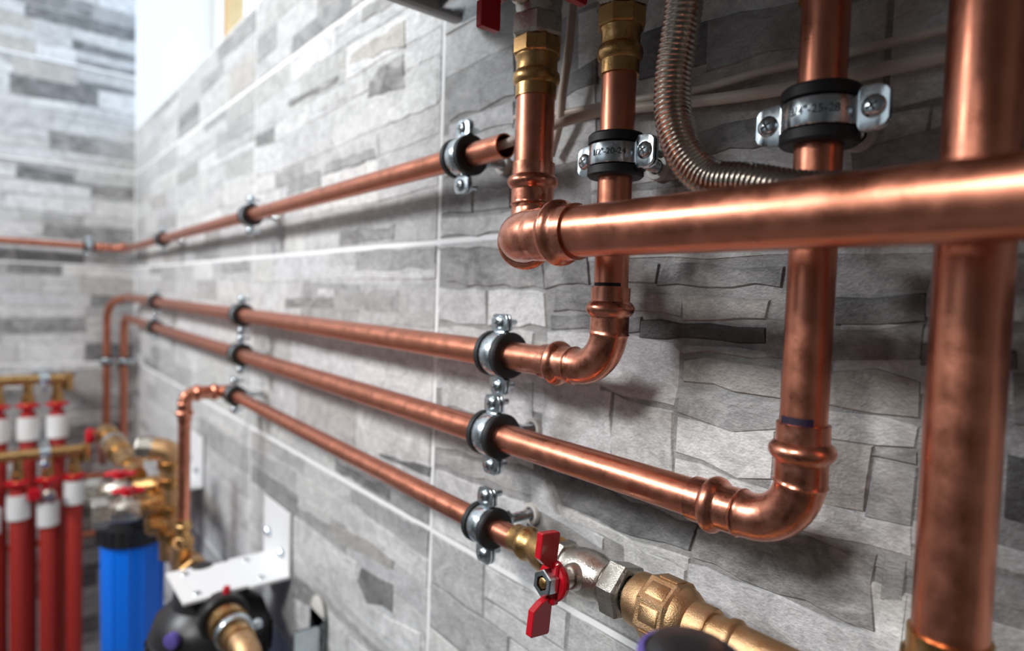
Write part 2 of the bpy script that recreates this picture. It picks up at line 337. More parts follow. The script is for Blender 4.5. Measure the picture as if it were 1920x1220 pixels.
# stones of the nearest tiles, outlined on the wall plane as seen in the photograph
NEAR = [
 ('g', [(845, 464), (1015, 470), (1022, 540), (900, 536), (840, 531)]), ('l', [(826, 456), (1040, 441), (1040, 465), (826, 470)]),
 ('g', [(1026, 478), (1100, 480), (1107, 536), (1026, 541)]), ('m', [(1108, 490), (1236, 494), (1228, 534), (1112, 536)]), ('g', [(1246, 496), (1470, 494), (1466, 538), (1238, 534)]),
 ('w', [(826, 541), (910, 544), (912, 606), (880, 609), (826, 602)]), ('w', [(918, 545), (1020, 549), (1024, 612), (918, 610)]),
 ('g', [(1046, 545), (1112, 547), (1112, 584), (1040, 586)]), ('d', [(1036, 589), (1200, 592), (1200, 626), (1036, 618)]),
 ('b', [(1284, 552), (1440, 561), (1434, 600), (1284, 600)]), ('m', [(1120, 550), (1278, 556), (1278, 594), (1120, 586)]),
 ('k', [(1206, 600), (1432, 612), (1432, 648), (1206, 634)]), ('g', [(1440, 602), (1480, 606), (1480, 668), (1440, 664)]),
 ('m', [(1284, 645), (1432, 654), (1460, 660), (1460, 676), (1404, 674), (1284, 664)]),
 ('l', [(1030, 622), (1196, 631), (1262, 640), (1278, 660), (1266, 764), (1165, 736), (1085, 712), (1030, 690)]),
 ('b', [(1286, 671), (1380, 676), (1464, 688), (1462, 746), (1380, 732), (1284, 718)]),
 ('m', [(1280, 728), (1370, 740), (1458, 754), (1454, 802), (1372, 806), (1320, 790), (1272, 776)]),
 ('w', [(1272, 782), (1330, 795), (1380, 812), (1452, 808), (1450, 900), (1380, 890), (1320, 866), (1270, 850)]),
 ('w', [(1020, 700), (1085, 717), (1150, 738), (1146, 866), (1020, 812)]), ('l', [(1154, 742), (1264, 772), (1262, 905), (1150, 866)]),
 ('w', [(1268, 858), (1320, 874), (1436, 916), (1434, 960), (1266, 910)]),
 ('d', [(1572, 556), (1735, 553), (1730, 605), (1570, 612)]), ('g', [(1570, 616), (1730, 610), (1728, 676), (1566, 672)]),  # dark tones here take in the shade lying on these stones
 ('b', [(1560, 696), (1640, 692), (1722, 716), (1722, 786), (1640, 776), (1556, 762)]), ('l', [(1556, 768), (1640, 782), (1718, 794), (1716, 842), (1640, 836), (1553, 824)]),
 ('g', [(1646, 844), (1716, 850), (1714, 872), (1650, 862)]), ('m', [(1640, 872), (1714, 882), (1710, 985), (1624, 960)]),
 ('b', [(1548, 830), (1636, 842), (1616, 952), (1540, 938)]),
 ('w', [(1450, 918), (1540, 944), (1706, 990), (1704, 1044), (1560, 1006), (1440, 972)]),
 ('g', [(1312, 990), (1500, 1000), (1646, 1042), (1636, 1176), (1460, 1110), (1300, 1048)]),
 ('m', [(1662, 1046), (1704, 1056), (1700, 1118), (1652, 1116)]), ('w', [(1654, 1124), (1700, 1124), (1692, 1214), (1644, 1180)]),
 ('w', [(1290, 1056), (1450, 1114), (1640, 1186), (1700, 1230), (1690, 1330), (1290, 1170)]),
 ('d', [(1016, 872), (1150, 926), (1306, 980), (1292, 1036), (1180, 1002), (1060, 948)]), ('l', [(1050, 946), (1180, 1006), (1290, 1044), (1288, 1068), (1170, 1024), (1060, 972)]),
 ('l', [(1000, 888), (1030, 900), (1050, 960), (1130, 1000), (1130, 1030), (1000, 950)]), ('w', [(1170, 1010), (1286, 1072), (1280, 1165), (1168, 1100)]),
 ('w', [(832, 690), (905, 706), (1000, 716), (1000, 800), (832, 760)]), ('l', [(826, 612), (1000, 620), (1000, 700), (826, 680)]),
 ('w', [(822, 770), (1000, 812), (1000, 880), (820, 838)]), ('m', [(820, 846), (1000, 892), (1000, 930), (818, 872)]), ('w', [(818, 880), (990, 940), (990, 1010), (816, 930)]),
 ('d', [(1740, 640), (1900, 650), (1900, 700), (1738, 690)]), ('g', [(1905, 700), (1990, 710), (1990, 800), (1900, 790)]), ('k', [(1890, 860), (1990, 880), (1990, 990), (1880, 960)]),  # dark tones carry the shadow right of the last riser
 # tile above the reference joint
 ('m', [(846, 170), (900, 120), (965, 85), (965, 180), (846, 226)]), ('w', [(846, 232), (965, 190), (965, 232), (846, 268)]), ('l', [(836, 276), (965, 240), (965, 300), (836, 330)]),
 ('g', [(832, 373), (886, 362), (886, 398), (830, 404)]), ('m', [(892, 360), (958, 348), (958, 388), (892, 396)]), ('w', [(828, 410), (960, 396), (960, 440), (826, 448)]),
 ('d', [(1050, 150), (1120, 110), (1120, 160), (1050, 190)]), ('d', [(1200, 60), (1420, 20), (1400, 100), (1200, 150)]), ('g', [(1310, 250), (1480, 200), (1480, 260), (1310, 300)]),
 ('m', [(1330, 40), (1500, 0), (1500, 90), (1330, 130)]), ('m', [(1600, 330), (1760, 300), (1760, 240), (1600, 280)]),
 # next tile column towards the corner
 ('g', [(693, 182), (697, 152), (715, 125), (757, 100), (760, 166)]), ('w', [(728, 232), (732, 186), (822, 130), (822, 197)]), ('b', [(637, 131), (641, 112), (760, 36), (760, 88)]),
 ('g', [(541, 201), (543, 188), (633, 140), (633, 156)]), ('w', [(600, 210), (602, 182), (692, 140), (692, 170)]), ('m', [(680, 44), (683, 14), (758, -30), (758, 0)]),
 ('m', [(610, 330), (612, 306), (704, 275), (704, 297)]), ('m', [(539, 366), (543, 334), (602, 316), (604, 350)]), ('g', [(639, 460), (639, 432), (740, 420), (740, 450)]),
 ('m', [(669, 508), (669, 470), (818, 459), (818, 504)]), ('g', [(537, 577), (537, 557), (624, 558), (624, 578)]), ('m', [(633, 583), (633, 543), (748, 541), (748, 586)]), ('w', [(598, 558), (600, 540), (628, 540), (628, 556)]),
 ('m', [(417, 512), (417, 491), (466, 488), (466, 510)]), ('d', [(631, 884), (631, 860), (731, 916), (731, 936)]), ('d', [(716, 858), (714, 846), (808, 874), (806, 895)]),
 ('m', [(661, 946), (661, 913), (804, 992), (804, 1036)]), ('d', [(540, 932), (537, 921), (615, 973), (615, 987)]), ('w', [(560, 950), (562, 930), (622, 962), (622, 986)]),
 ('b', [(625, 1010), (623, 976), (700, 1018), (738, 1046), (736, 1070)]), ('d', [(672, 1090), (680, 1064), (738, 1095), (736, 1146), (690, 1128)]), ('w', [(595, 1060), (597, 1015), (670, 1055), (670, 1085)]),
 ('w', [(704, 1180), (706, 1140), (790, 1190), (790, 1240)]), ('g', [(550, 1120), (552, 1075), (590, 1105), (590, 1140)]), ('w', [(724, 850), (726, 806), (806, 832), (806, 868)]),
]
def wall_xyz_left(u, v, h): return (u, -h, v)
def wall_xyz_back(u, v, h): return (h, -u, v)
def tiles_on(wall, cols, rows, mapf, seed0, cut, limit, near=()):
    items = []; tiles = {}
    boxes = []
    for tone, pts in near:
        q_ = [px_wall(*p) for p in pts]
        if min(p[0] for p in q_) > 1.79: boxes.append((min(p[0] for p in q_), max(p[0] for p in q_), min(p[1] for p in q_), max(p[1] for p in q_)))
    def hides(qq):
        m = len(qq); cx = sum(p[0] for p in qq)/m; cz = sum(p[1] for p in qq)/m
        return any(a < cx < b and c < cz < d for a, b, c, d in boxes)
    for c in cols:
        for r in rows:
            u0, v0 = c*.6+.002, Z0+r*.3+.002
            w_, h_ = .596, .296
            if cut and cut(c, r) is not None:
                h_ = cut(c, r)
                if h_ < .02: continue
            def P(u, v, h): return mapf(u, v, h)
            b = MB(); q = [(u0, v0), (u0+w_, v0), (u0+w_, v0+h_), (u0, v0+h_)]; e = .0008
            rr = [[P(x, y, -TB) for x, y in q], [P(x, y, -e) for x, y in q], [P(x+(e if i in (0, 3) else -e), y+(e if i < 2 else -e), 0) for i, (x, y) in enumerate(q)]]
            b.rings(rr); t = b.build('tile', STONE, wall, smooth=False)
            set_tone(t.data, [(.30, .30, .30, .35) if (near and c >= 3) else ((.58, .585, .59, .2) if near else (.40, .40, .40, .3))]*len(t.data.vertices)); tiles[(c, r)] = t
            for i, (quad, tone) in enumerate(random_tile(seed0+((c*7+r*3) % 5)*11, wt=(38, 34, 12, 3, 6, 7, 0) if near else (30, 26, 14, 9, 10, 11, 0))):
                qq = [(u0+x, v0+y) for x, y in quad if True]
                if max(p[1] for p in qq) > v0+h_: continue
                if near and hides(qq): continue
                items.append((qq, tone, .0004+.0006*random.Random(seed0+i+c*31+r*57).random(), (c, r), seed0+i+c*100+r*1000, False))
    for i, (tone, pts) in enumerate(near):
        qq = [px_wall(*p) for p in pts]; m = len(qq)
        cx = sum(p[0] for p in qq)/m; cz = sum(p[1] for p in qq)/m
        k = (int(math.floor(cx/.6)), int(math.floor((cz-Z0)/.3)))
        if k not in tiles: continue
        u0, v0 = k[0]*.6+.002, Z0+k[1]*.3+.002
        gr = []
        for p in qq:
            d = Vector((p[0]-cx, p[1]-cz)); d = d*(1+.0022/max(d.length, .004)); gr.append((cx+d.x, cz+d.y))
        qq = gr
        qq = [(min(max(p[0], u0), u0+.596), min(max(p[1], v0), v0+.296)) for p in qq]
        items.append((qq, tone, .0014+.0004*random.Random(i).random(), k, 9000+i, True))
    def score(it):
        qq = it[0]; m = len(qq); cx = sum(p[0] for p in qq)/m; cz = sum(p[1] for p in qq)/m
        w3 = Vector(mapf(cx, cz, 0)); d = (w3-CAM).dot(F)
        ar = abs(sum(qq[i][0]*qq[(i+1) % m][1]-qq[(i+1) % m][0]*qq[i][1] for i in range(m)))
        if d < .05: return -1
        x = 960+FPX*(w3-CAM).dot(Rt)/d; y = 610+FPX*(w3-CAM).dot(Dn)/d
        if not (-80 < x < 2000 and -80 < y < 1300): return -1/d
        return (1e3 if it[5] else 0)+ar/d/d
    items.sort(key=score, reverse=True)
    rest = MB(); rtone = []
    for n, (qq, tone, h, k, sd, nr) in enumerate(items):
        vs, fs = stone_geo(qq, sd, h, None, .0024 if nr else .0016, .017 if nr else .03, .0020 if nr else .0013)
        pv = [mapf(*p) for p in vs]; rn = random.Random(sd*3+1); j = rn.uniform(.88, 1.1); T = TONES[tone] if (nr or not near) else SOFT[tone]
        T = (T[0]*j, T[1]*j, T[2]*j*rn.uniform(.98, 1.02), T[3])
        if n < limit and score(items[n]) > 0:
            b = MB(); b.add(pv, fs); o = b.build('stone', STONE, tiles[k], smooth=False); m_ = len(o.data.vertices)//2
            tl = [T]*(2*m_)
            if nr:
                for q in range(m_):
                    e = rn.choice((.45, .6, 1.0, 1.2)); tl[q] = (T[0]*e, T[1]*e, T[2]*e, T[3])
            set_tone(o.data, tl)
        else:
            rest.add(pv, fs); rtone += [T]*len(pv)
    if rest.v:
        o = rest.build('stones', STONE, wall, smooth=False); set_tone(o.data, rtone); o['kind'] = 'stuff'
def cut_left(c, r):
    top = Z0+(r+1)*.3
    if (c+1)*.6 <= WX1+.3 and c < 2 and top > WZ0: return WZ0-(Z0+r*.3)-.003
    if c == 2 and top > WZ0: return WZ0-(Z0+r*.3)-.003
    return None
tiles_on(wall_left, range(0, 7), range(-4, 3), wall_xyz_left, 101, cut_left, 290, NEAR)
tiles_on(wall_back, range(0, 4), range(-4, 4), wall_xyz_back, 503, None, 170)

# ------------------------------------------------------------------ pipe clamps
def strip(mb, secs, th):
    """secs: (y,z,halfwidth) along the strip in the YZ plane, width along X"""
    rr = []; m = len(secs)
    for i, (y, z, hw) in enumerate(secs):
        a = secs[max(i-1, 0)]; b = secs[min(i+1, m-1)]
        t = Vector((b[0]-a[0], b[1]-a[1])).normalized(); nx = Vector((t.y, -t.x))*th/2; e = .0004
        rr.append([(-hw, y+nx.x, z+nx.y), (-hw+e, y+nx.x*1.25, z+nx.y*1.25), (hw-e, y+nx.x*1.25, z+nx.y*1.25), (hw, y+nx.x, z+nx.y), (hw, y-nx.x, z-nx.y), (-hw, y-nx.x, z-nx.y)])
    mb.rings(rr)
CL = {}
def clamp_meshes(r, so, double=None):
    key = (r, so)
    if key in CL: return CL[key]
    Rr = r+.0054; d = {}
    d['rubber'] = MB().lathe((0, 0, 0), (1, 0, 0), [(-.0135, r-.0005), (-.0135, Rr+.0004), (-.0122, Rr+.0016), (-.0076, Rr+.0016), (-.0068, Rr-.0012), (.0068, Rr-.0012), (.0076, Rr+.0016), (.0122, Rr+.0016), (.0135, Rr+.0004), (.0135, r-.0005)], 40, cap0=False, cap1=False).mesh('rubber_lining')
    def half(sg):
        secs = []; E = Rr+.0152; y0 = sg*.0016
        ear = [(y0, E, .0062), (y0, E-.0012, .0082), (y0, E-.0045, .0098), (y0, E-.008, .0100), (y0, Rr+.0030, .0100), (y0, Rr+.0022, .0085), (y0+sg*.0002, Rr+.0012, .0062)]
        secs += ear
        for k in range(0, 13):
            a = PI/2-.16-(PI-.32)*k/12
            secs.append((sg*Rr*math.cos(a), Rr*math.sin(a), .0064))
        secs += [(y, -z, h) for y, z, h in reversed(ear)]
        b = MB(); strip(b, secs, .0017); return b
    d['front'] = half(-1).mesh('front_band', ang=30); d['back'] = half(1).mesh('back_band', ang=30)
    for nm, sg in (('screw_a', 1), ('screw_b', -1)):
        z = sg*(Rr+.0088)
        b = MB().lathe((0, -.0024, z), (0, -1, 0), [(0, .0052), (.0008, .0053), (.0017, .0046), (.0024, .0034), (.0028, .0015), (.0029, .0002)], 24)
        b.lathe((0, -.002, z), (0, 1, 0), [(0, .0024), (.0155, .0024), (.0162, .0019)], 14)
        d[nm] = b.mesh('screw')
        c = MB()
        for q in (0, PI/2):
            X = Vector((math.cos(q+.5), 0, math.sin(q+.5))); Zz = Vector((-math.sin(q+.5), 0, math.cos(q+.5)))
            c.box((0, -.0050, z), (.0052, .0008, .0011), (X, Vector((0, 1, 0)), Zz))
        d[nm+'x'] = c.mesh('cross_slot', smooth=False)
    d['nut'] = MB().lathe((0, Rr, 0), (0, 1, 0), [(0, .0072), (.0085, .0072), (.0092, .0065)], 6).mesh('stem_nut', smooth=False)
    pr = [(Rr+.008, .0038)]; y = Rr+.009
    while y < so+.004: pr += [(y, .0041), (y+.0006, .0036)]; y += .0012
    d['bolt'] = MB().lathe((0, 0, 0), (0, 1, 0), pr, 16).mesh('hanger_bolt')
    d['plug'] = MB().lathe((0, so, 0), (0, 1, 0), [(-.0042, .0052), (-.0050, .0062), (-.0050, .0085), (-.0040, .0092), (.0, .0092)], 24, cap0=False).mesh('wall_plug')
    CL[key] = d; return d
def clamp(loc, rot, r, so, label, group='rubber-lined pipe clamps', text=None, shift=0.0):
    d = clamp_meshes(r, so)
    e = newobj('pipe_clamp', None); e.location = loc; e.rotation_euler = rot; e.empty_display_size = .02; OFF[e] = Vector((0, 0, 0)); tag(e, label, 'pipe clamp', group)
    def put(k, m, par=e, nm=None):
        me = d[k]
        if not me.materials: me.materials.append(m)
        return newobj(nm or me.name.split('.')[0], me, par)
    put('rubber', RUBBER, nm='rubber_lining'); fb = put('front', ZINC, nm='front_band'); put('back', ZINC, nm='back_band')
    for k in ('screw_a', 'screw_b'):
        s = put(k, ZINC, nm='screw'); put(k+'x', DARK, s, nm='cross_slot')
    put('nut', ZINC, nm='stem_nut'); put('bolt', ZINC, nm='hanger_bolt'); put('plug', PLUG, nm='wall_plug')
    if text:
        cu = bpy.data.curves.new('stamp', 'FONT'); cu.body = text; cu.size = .0054; cu.extrude = .0003; cu.align_x = 'CENTER'; cu.align_y = 'CENTER'
        to = bpy.data.objects.new('stamp', cu); COL.objects.link(to)
        dg = bpy.context.evaluated_depsgraph_get(); dg.update(); me = bpy.data.meshes.new_from_object(to.evaluated_get(dg)); bpy.data.objects.remove(to)
        Rb = r+.0054+.0011
        for v in me.vertices:
            ph = v.co.x/Rb + shift; q = Rb+v.co.z
            v.co = Vector((v.co.y, -q*math.cos(ph), -q*math.sin(ph)))
        me.materials.clear(); me.materials.append(mat('stamp_shade', (.09, .10, .11), .4, 1)); newobj('stamped_size', me, fb)  # dark letter colour stands in for shade around the stamping
    return e
H = (0, 0, 0); VR = (0, -PI/2, 0); BK = (0, 0, PI/2)
r22, r28, r18 = .011, .014, .0092
S2 = .045
def z1(x): return .0545+(x-.67)*(.0630-.0545)/1.29
def z2(x): return -.0930-(x-.1)*.0065/1.95
def z3(x): return -.1560-(x-.25)*.0088/1.93
def z4(x): return -.2285-(x-1.277)*.0075/.7
r1 = .0098
# ------------------------------------------------------------------ pipe builders
def tube(path, r, parent, name='tube', m=None, n=30, hollow=False):
    return MB().sweep(path, r, n).build(name, m or COPPER, parent)
def prof_r(t, r):
    if t < .0088: return r+.0016
    x = abs(t-.0135)
    if x < .0050: return r+.0014+.0034*math.cos(x/.0050*PI/2)**.8
    if t < .029: return r+.0015
    if t < .030: return r+.0022
    if t < .032: return r+.0013
    return r+.0011
def press_elbow(corner, da, db, r, R, la, lb, parent, name='press_elbow', male_b=False, n=36):
    corner, da, db = Vector(corner), Vector(da).normalized(), Vector(db).normalized()
    path = dense(fillet([corner+da*la, corner, corner+db*lb], R, 18), .0011)
    L = [0]
    for a, b in zip(path[:-1], path[1:]): L.append(L[-1]+(b-a).length)
    rad = []
    for l in L:
        ta, tb = l, L[-1]-l
        if male_b: rad.append(prof_r(ta, r))
        else: rad.append(prof_r(min(ta, tb), r))
    return MB().sweep(path, rad, n).build(name, COPPER2, parent, ang=50)
def pen_mark(c, axis, r, a0, a1, w, parent, ref):
    a, u, v = frame(axis, ref); c = Vector(c); n = 14; rr = []
    for t in (-w/2, w/2):
        rr.append([c+a*t+(u*math.cos(a0+(a1-a0)*k/n)+v*math.sin(a0+(a1-a0)*k/n))*(r+.00025) for k in range(n+1)])
    b = MB(); b.rings(rr, False, False, closed=False); return b.build('pen_mark', INK, parent)
def brass_adapter(o, axis, r, parent, L=.045, name='brass_adapter', hexr=None):
    """press socket (t=0 at the pipe side) with bead, then octagonal collar"""
    hexr = hexr or r+.0035
    s = MB().lathe(o, axis, [(0, r+.0004), (0, r+.0015), (.0085, r+.0015), (.0105, r+.0032), (.0135, r+.0036), (.0165, r+.0032), (.0185, r+.0015), (.026, r+.0013), (.0275, r+.0024), (.029, r+.0024)], 36).build(name, BRASS, parent)
    MB().lathe(Vector(o)+Vector(axis).normalized()*.029, axis, [(0, hexr-.001), (.001, hexr), (L-.030, hexr), (L-.029, hexr-.001)], 8, rot=PI/8).build('hex_collar', BRASS, parent, smooth=False)
    return s

# pipe 1: sleeve on the upper wall
p1 = thing('copper_pipe', W(1.963, S2, z1(1.963)), 'open-ended copper pipe rising along the upper wall with a cable inside', 'pipe')
zc = .0565
o_ = MB(); path = dense(fillet([W(.12, S2, z1(.12)), W(1.963, S2, z1(1.963))], .01), .05)
rr_ = []
a, u, v = frame((1, 0, 0))
for P_, q in ((W(.10, S2, z1(.10)), r1), (W(1.9628, S2, z1(1.9628)), r1), (W(1.963, S2, z1(1.963)), r1-.0003), (W(1.963, S2, z1(1.963)), r1-.0011), (W(1.90, S2, z1(1.90)), r1-.0011)):
    rr_.append([P_+(u*math.cos(2*PI*j/32)+v*math.sin(2*PI*j/32))*q for j in range(32)])
o_.rings(rr_, True, True); o_.build('tube', COPPER, p1)
press_elbow(W(.045, S2, zc), (1, 0, 0), (0, -1, 0), r1, .022, .07, .07, p1)
tube([W(.045, S2+.06, zc), W(.045, .75, zc+.004)], r1, p1)
# pipe 2: middle run, rises at the right as V1
X1 = 2.0778
p2 = thing('copper_pipe', W(X1, S2, z2(X1)), 'upper of the two parallel copper pipes, turning up behind the thick pipe', 'pipe')
pth = fillet([W(.05, .083, -.53), W(.05, .083, -.115), W(.15, S2, z2(.15)), W(.4, S2, z2(.4))], [.07, .06], 12)
tube(pth, r22, p2)
tube([W(.39, S2, z2(.39)), W(X1-.05, S2, z2(X1))], r22, p2)
press_elbow(W(X1, S2, z2(X1)), (-1, 0, 0), (0, 0, 1), r22, .029, .060, .0535, p2)
tube([W(X1, S2, z2(X1)+.045), W(X1, S2, .095)], r22, p2)
brass_adapter(W(X1, S2, .0885), (0, 0, 1), r22, p2, .041, hexr=.0158)
pen_mark(W(X1-.0612, S2, z2(X1)), (-1, 0, 0), r22, 1.0, 2.6, .0014, p2, (0, -.3, 1))
pen_mark(W(X1, S2, z2(X1)+.0555), (0, 0, 1), r22, -.5, 1.3, .0022, p2, (0, -1, 0))
# pipe 3: lower run, rises at the right as V2
X2 = 2.2075
p3 = thing('copper_pipe', W(X2, S2, z3(X2)), 'lower of the two parallel copper pipes, turning up beside the corrugated hose', 'pipe')
tube(fillet([W(.085, .042, -.62), W(.085, .042, z3(.1)), W(.5, S2, z3(.5))], .045, 12), r22, p3)
tube([W(.49, S2, z3(.49)), W(X2-.05, S2, z3(X2))], r22, p3)
press_elbow(W(X2, S2, z3(X2)), (-1, 0, 0), (0, 0, 1), r22, .029, .060, .0535, p3)
tube([W(X2, S2, z3(X2)+.045), W(X2, S2, .10)], r22, p3)
brass_adapter(W(X2, S2, .0925), (0, 0, 1), r22, p3, .05)
pen_mark(W(X2-.0614, S2, z3(X2)), (-1, 0, 0), r22, .9, 2.5, .0016, p3, (0, -.3, 1))
pen_mark(W(X2, S2, z3(X2)+.0555), (0, 0, 1), r22, -.75, .75, .0036, p3, (.1, -1, 0))
# pipe 4: thin run with the ball valve
S4 = .05; X4 = 1.235
p4 = thing('copper_pipe', W(1.999, S4, z4(1.999)), 'thin copper pipe at the bottom leading to the red-handled valve', 'pipe')
tube([W(X4, .115, -.44), W(X4, .115, -.25)], r18, p4)
press_elbow(W(X4, .115, -.2275), (0, 0, -1), (0, 1, 0), r18, .020, .045, .032, p4)
press_elbow(W(X4, S4, -.2275), (0, -1, 0), (1, 0, 0), r18, .018, .034, .035, p4)
tube([W(X4+.02, S4, z4(X4)), W(2.004, S4, z4(2.0))], r18, p4)
# thick pipe with V0
XV0, SV0, ZB = 2.003, .05, -.0172
p5 = thing('copper_pipe', W(2.06, .105, ZB), 'thick copper pipe crossing the foreground with offset elbows below the upper valve', 'pipe')
dg45 = Vector((.7071, -.7071, 0))
tube([W(XV0, SV0, ZB+.045), W(XV0, SV0, .097)], r28, p5)
press_elbow(W(XV0, SV0, ZB), (0, 0, 1), dg45, r28, .032, .060, .060, p5)
cb = W(XV0+.0565, SV0+.0565, ZB)
press_elbow(cb, (1, 0, 0), -dg45, r28, .030, .048, .034, p5, male_b=True)
tube([cb+Vector((.034, 0, 0)), cb+Vector((.42, 0, -.001))], r28, p5)
brass_adapter(W(XV0, SV0, .0895), (0, 0, 1), r28-.0005, p5, .041, hexr=.0178)
# V3
X3 = 2.2735
p6 = thing('copper_pipe', W(X3, S2, -.19), 'vertical thick copper pipe at the right edge behind the crossing pipe', 'pipe')
tube([W(X3, S2, -.21), W(X3, S2, .24)], r28, p6)
brass_adapter(W(X3, S2, -.1885), (0, 0, -1), r28, p6, .05)
tube([W(X3, S2, -.235), W(X3, S2, -Z0+.002)], r28, p6)

# clamps
for x, lb in ((1.9066, 'pipe clamp nearest the open end of the upper copper pipe'), (1.3304, 'middle pipe clamp on the upper rising copper pipe'), (.6695, 'pipe clamp on the upper copper pipe closest to the room corner')):
    clamp(W(x, S2, z1(x)), H, r1, S2, lb)
clamp(W(.045, .13, zc), BK, r1, .045, 'pipe clamp on the end wall holding the upper copper pipe')
for x, lb in ((1.9655, 'sharp pipe clamp on the upper parallel pipe beside its elbow'), (1.291, 'blurred middle clamp on the upper of the two parallel pipes'), (.593, 'far clamp near the corner on the upper of the two parallel pipes')):
    clamp(W(x, S2, z2(x)), H, r22, S2, lb)
for x, lb in ((1.959, 'sharp pipe clamp on the lower parallel pipe, above the thin pipe clamp'), (1.288, 'blurred middle clamp on the lower of the two parallel pipes'), (.582, 'far clamp near the corner on the lower of the two parallel pipes')):
    clamp(W(x, S2, z3(x)), H, r22, S2, lb)
clamp(W(1.9604, S4, z4(1.9604)), H, r18, S4, 'pipe clamp on the thin pipe next to the red-handled valve')
clamp(W(1.277, S4, z4(1.277)), H, r18, S4, 'blurred clamp on the thin pipe beside its shiny bend')
clamp(W(X1, S2, .0375), VR, r22, S2, 'stamped pipe clamp on the vertical pipe left of the corrugated hose', text='1/2"-20-24', shift=.42)
clamp(W(X2, S2, .0368), VR, r22, S2, 'large stamped pipe clamp on the vertical pipe right of the corrugated hose', text='3/4"-25-28', shift=.28)
clamp(Vector((.05, -.083, Z0-.291)), (0, -PI/2, 0), r22, .083, 'clamp on the outer blurred riser in the corner')
clamp(Vector((.085, -.042, Z0-.291)), (0, -PI/2, 0), r22, .042, 'clamp on the inner blurred riser in the corner')

# ------------------------------------------------------------------ ball valves
def butterfly(o, N, up, parent, sc=1.0, m=REDP):
    """lever with two paddles; o = stem point on the valve body, N = stem direction, up = paddle direction"""
    o, N, up = Vector(o), Vector(N).normalized(), Vector(up).normalized(); Xx = up.cross(N)
    MB().lathe(o, N, [(-.004, .0065*sc), (.010*sc, .0065*sc)], 20).build('stem_collar', NICKEL, parent)
    h = MB(); t = .0135*sc
    h.lathe(o, N, [(t-.001, .0100*sc), (t, .0125*sc), (t+.0028*sc, .0128*sc), (t+.0042*sc, .0118*sc)], 36)
    for sg in (1, -1):
        Y = N; pts = [(.0075, -.0008), (.0125, .000), (.0135, .0025), (.0315, .0025), (.0325, .0035), (.0325, .0170), (.0318, .0178), (.0165, .0178), (.0118, .0120), (.0080, .0035)]
        h.prism([(sg*a*sc, b*sc) for a, b in pts], o+N*(t+.001), up, N, Xx, -.0028*sc, .0028*sc, .0005*sc)
        h.box(o+N*(t+.0035*sc)+up*(sg*.0085*sc), (.012*sc, .010*sc, .0052*sc), (Xx, up, N), bev=.001)
    hd = h.build('handle', m, parent, ang=30)
    MB().lathe(o, N, [(t+.0042*sc, .0082*sc), (t+.0050*sc, .0088*sc), (t+.0118*sc, .0088*sc), (t+.0125*sc, .0080*sc), (t+.0125*sc, .0050*sc), (t+.0100*sc, .0048*sc)], 6, cap0=False, cap1=False, ref=up).build('lock_nut', ZINC, parent, smooth=False)
    MB().lathe(o, N, [(0, .0034*sc), (t+.0118*sc, .0034*sc), (t+.0122*sc, .0028*sc)], 16).build('stem', BRASS, parent)
    return hd
def ball_valve(o, axis, N, up, label, sc=1.0, m=NICKEL, n0=.0225, nl=.020, group='red-handled ball valves', handle=True, name='ball_valve'):
    """o = ball centre"""
    o, axis, N = Vector(o), Vector(axis).normalized(), Vector(N).normalized()
    t = thing(name, o, label, 'valve', group)
    k = sc
    MB().lathe(o, axis, [(-.030*k, .0135*k), (-.026*k, .0138*k), (-.020*k, .0136*k), (-.014*k, .0150*k), (-.008*k, .0165*k), (0, .0172*k), (.008*k, .0165*k), (.013*k, .0148*k), (.017*k, .0142*k), (.0175*k, .0152*k), (.020*k, .0152*k), (.0205*k, .0142*k), (min(.024, n0+nl)*k, .0142*k)], 40).build('valve_body', m, t)
    MB().lathe(o+axis*n0*k, axis, [(0, .0180*k), (.0015*k, .0196*k), ((nl-.002)*k, .0196*k), (nl*k, .0178*k), (nl*k, .0140*k)], 6, rot=.25, cap1=False).build('hex_nut', m, t, smooth=False)
    MB().lathe(o-axis*.0285*k, axis, [(0, .0150*k), (.001*k, .0162*k), (.0085*k, .0162*k), (.0095*k, .0150*k)], 8, rot=PI/8).build('hex_end', m, t, smooth=False)
    MB().lathe(o, N, [(.008*k, .0100*k), (.0185*k, .0092*k), (.0205*k, .0080*k)], 28).build('bonnet', m, t)
    if handle: butterfly(o+N*.0185*k, N, up, t, k*1.06)
    return t
XB = 2.073; zb = z4(XB)+.0025
va = ball_valve(W(XB, S4, zb), (1, 0, 0), (0, -1, .11), (0, .11, 1), 'nickel ball valve with bright red butterfly handle on the thin pipe', .92, nl=.0165)
MB().lathe(W(2.0, S4, zb), (1, 0, 0), [(-.002, r18+.0004), (-.002, r18+.0014), (.006, r18+.0014), (.0085, r18+.0030), (.0115, r18+.0034), (.0145, r18+.0030), (.017, r18+.0016), (.022, r18+.0022), (.030, .0140), (.040, .0145)], 36).build('press_adapter', BRASS, va)
nip = MB(); pr = [(.0405*.92, .0118)]
t_ = .038
while t_ < .060: pr += [(t_, .0126), (t_+.0007, .0118)]; t_ += .0014
nip.lathe(W(XB, S4, zb), (1, 0, 0), pr, 32).build('threaded_nipple', NICKEL, va)
un = thing('brass_union', W(2.118, S4, zb), 'brass union coupling with wide hexagonal nut at the bottom of the wall', 'pipe fitting')
zu = zb
MB().lathe(W(2.1135, S4, zu), (1, 0, 0), [(0, .0125), (.0, .0150), (.0015, .0162), (.010, .0166), (.013, .0172)], 40).build('threaded_end', BRASSR, un)
MB().lathe(W(2.1255, S4, zu), (1, 0, 0), [(0, .0186), (.0018, .0206), (.0195, .0206), (.0215, .0192)], 8, rot=.2).build('union_nut', BRASSR, un, smooth=False)
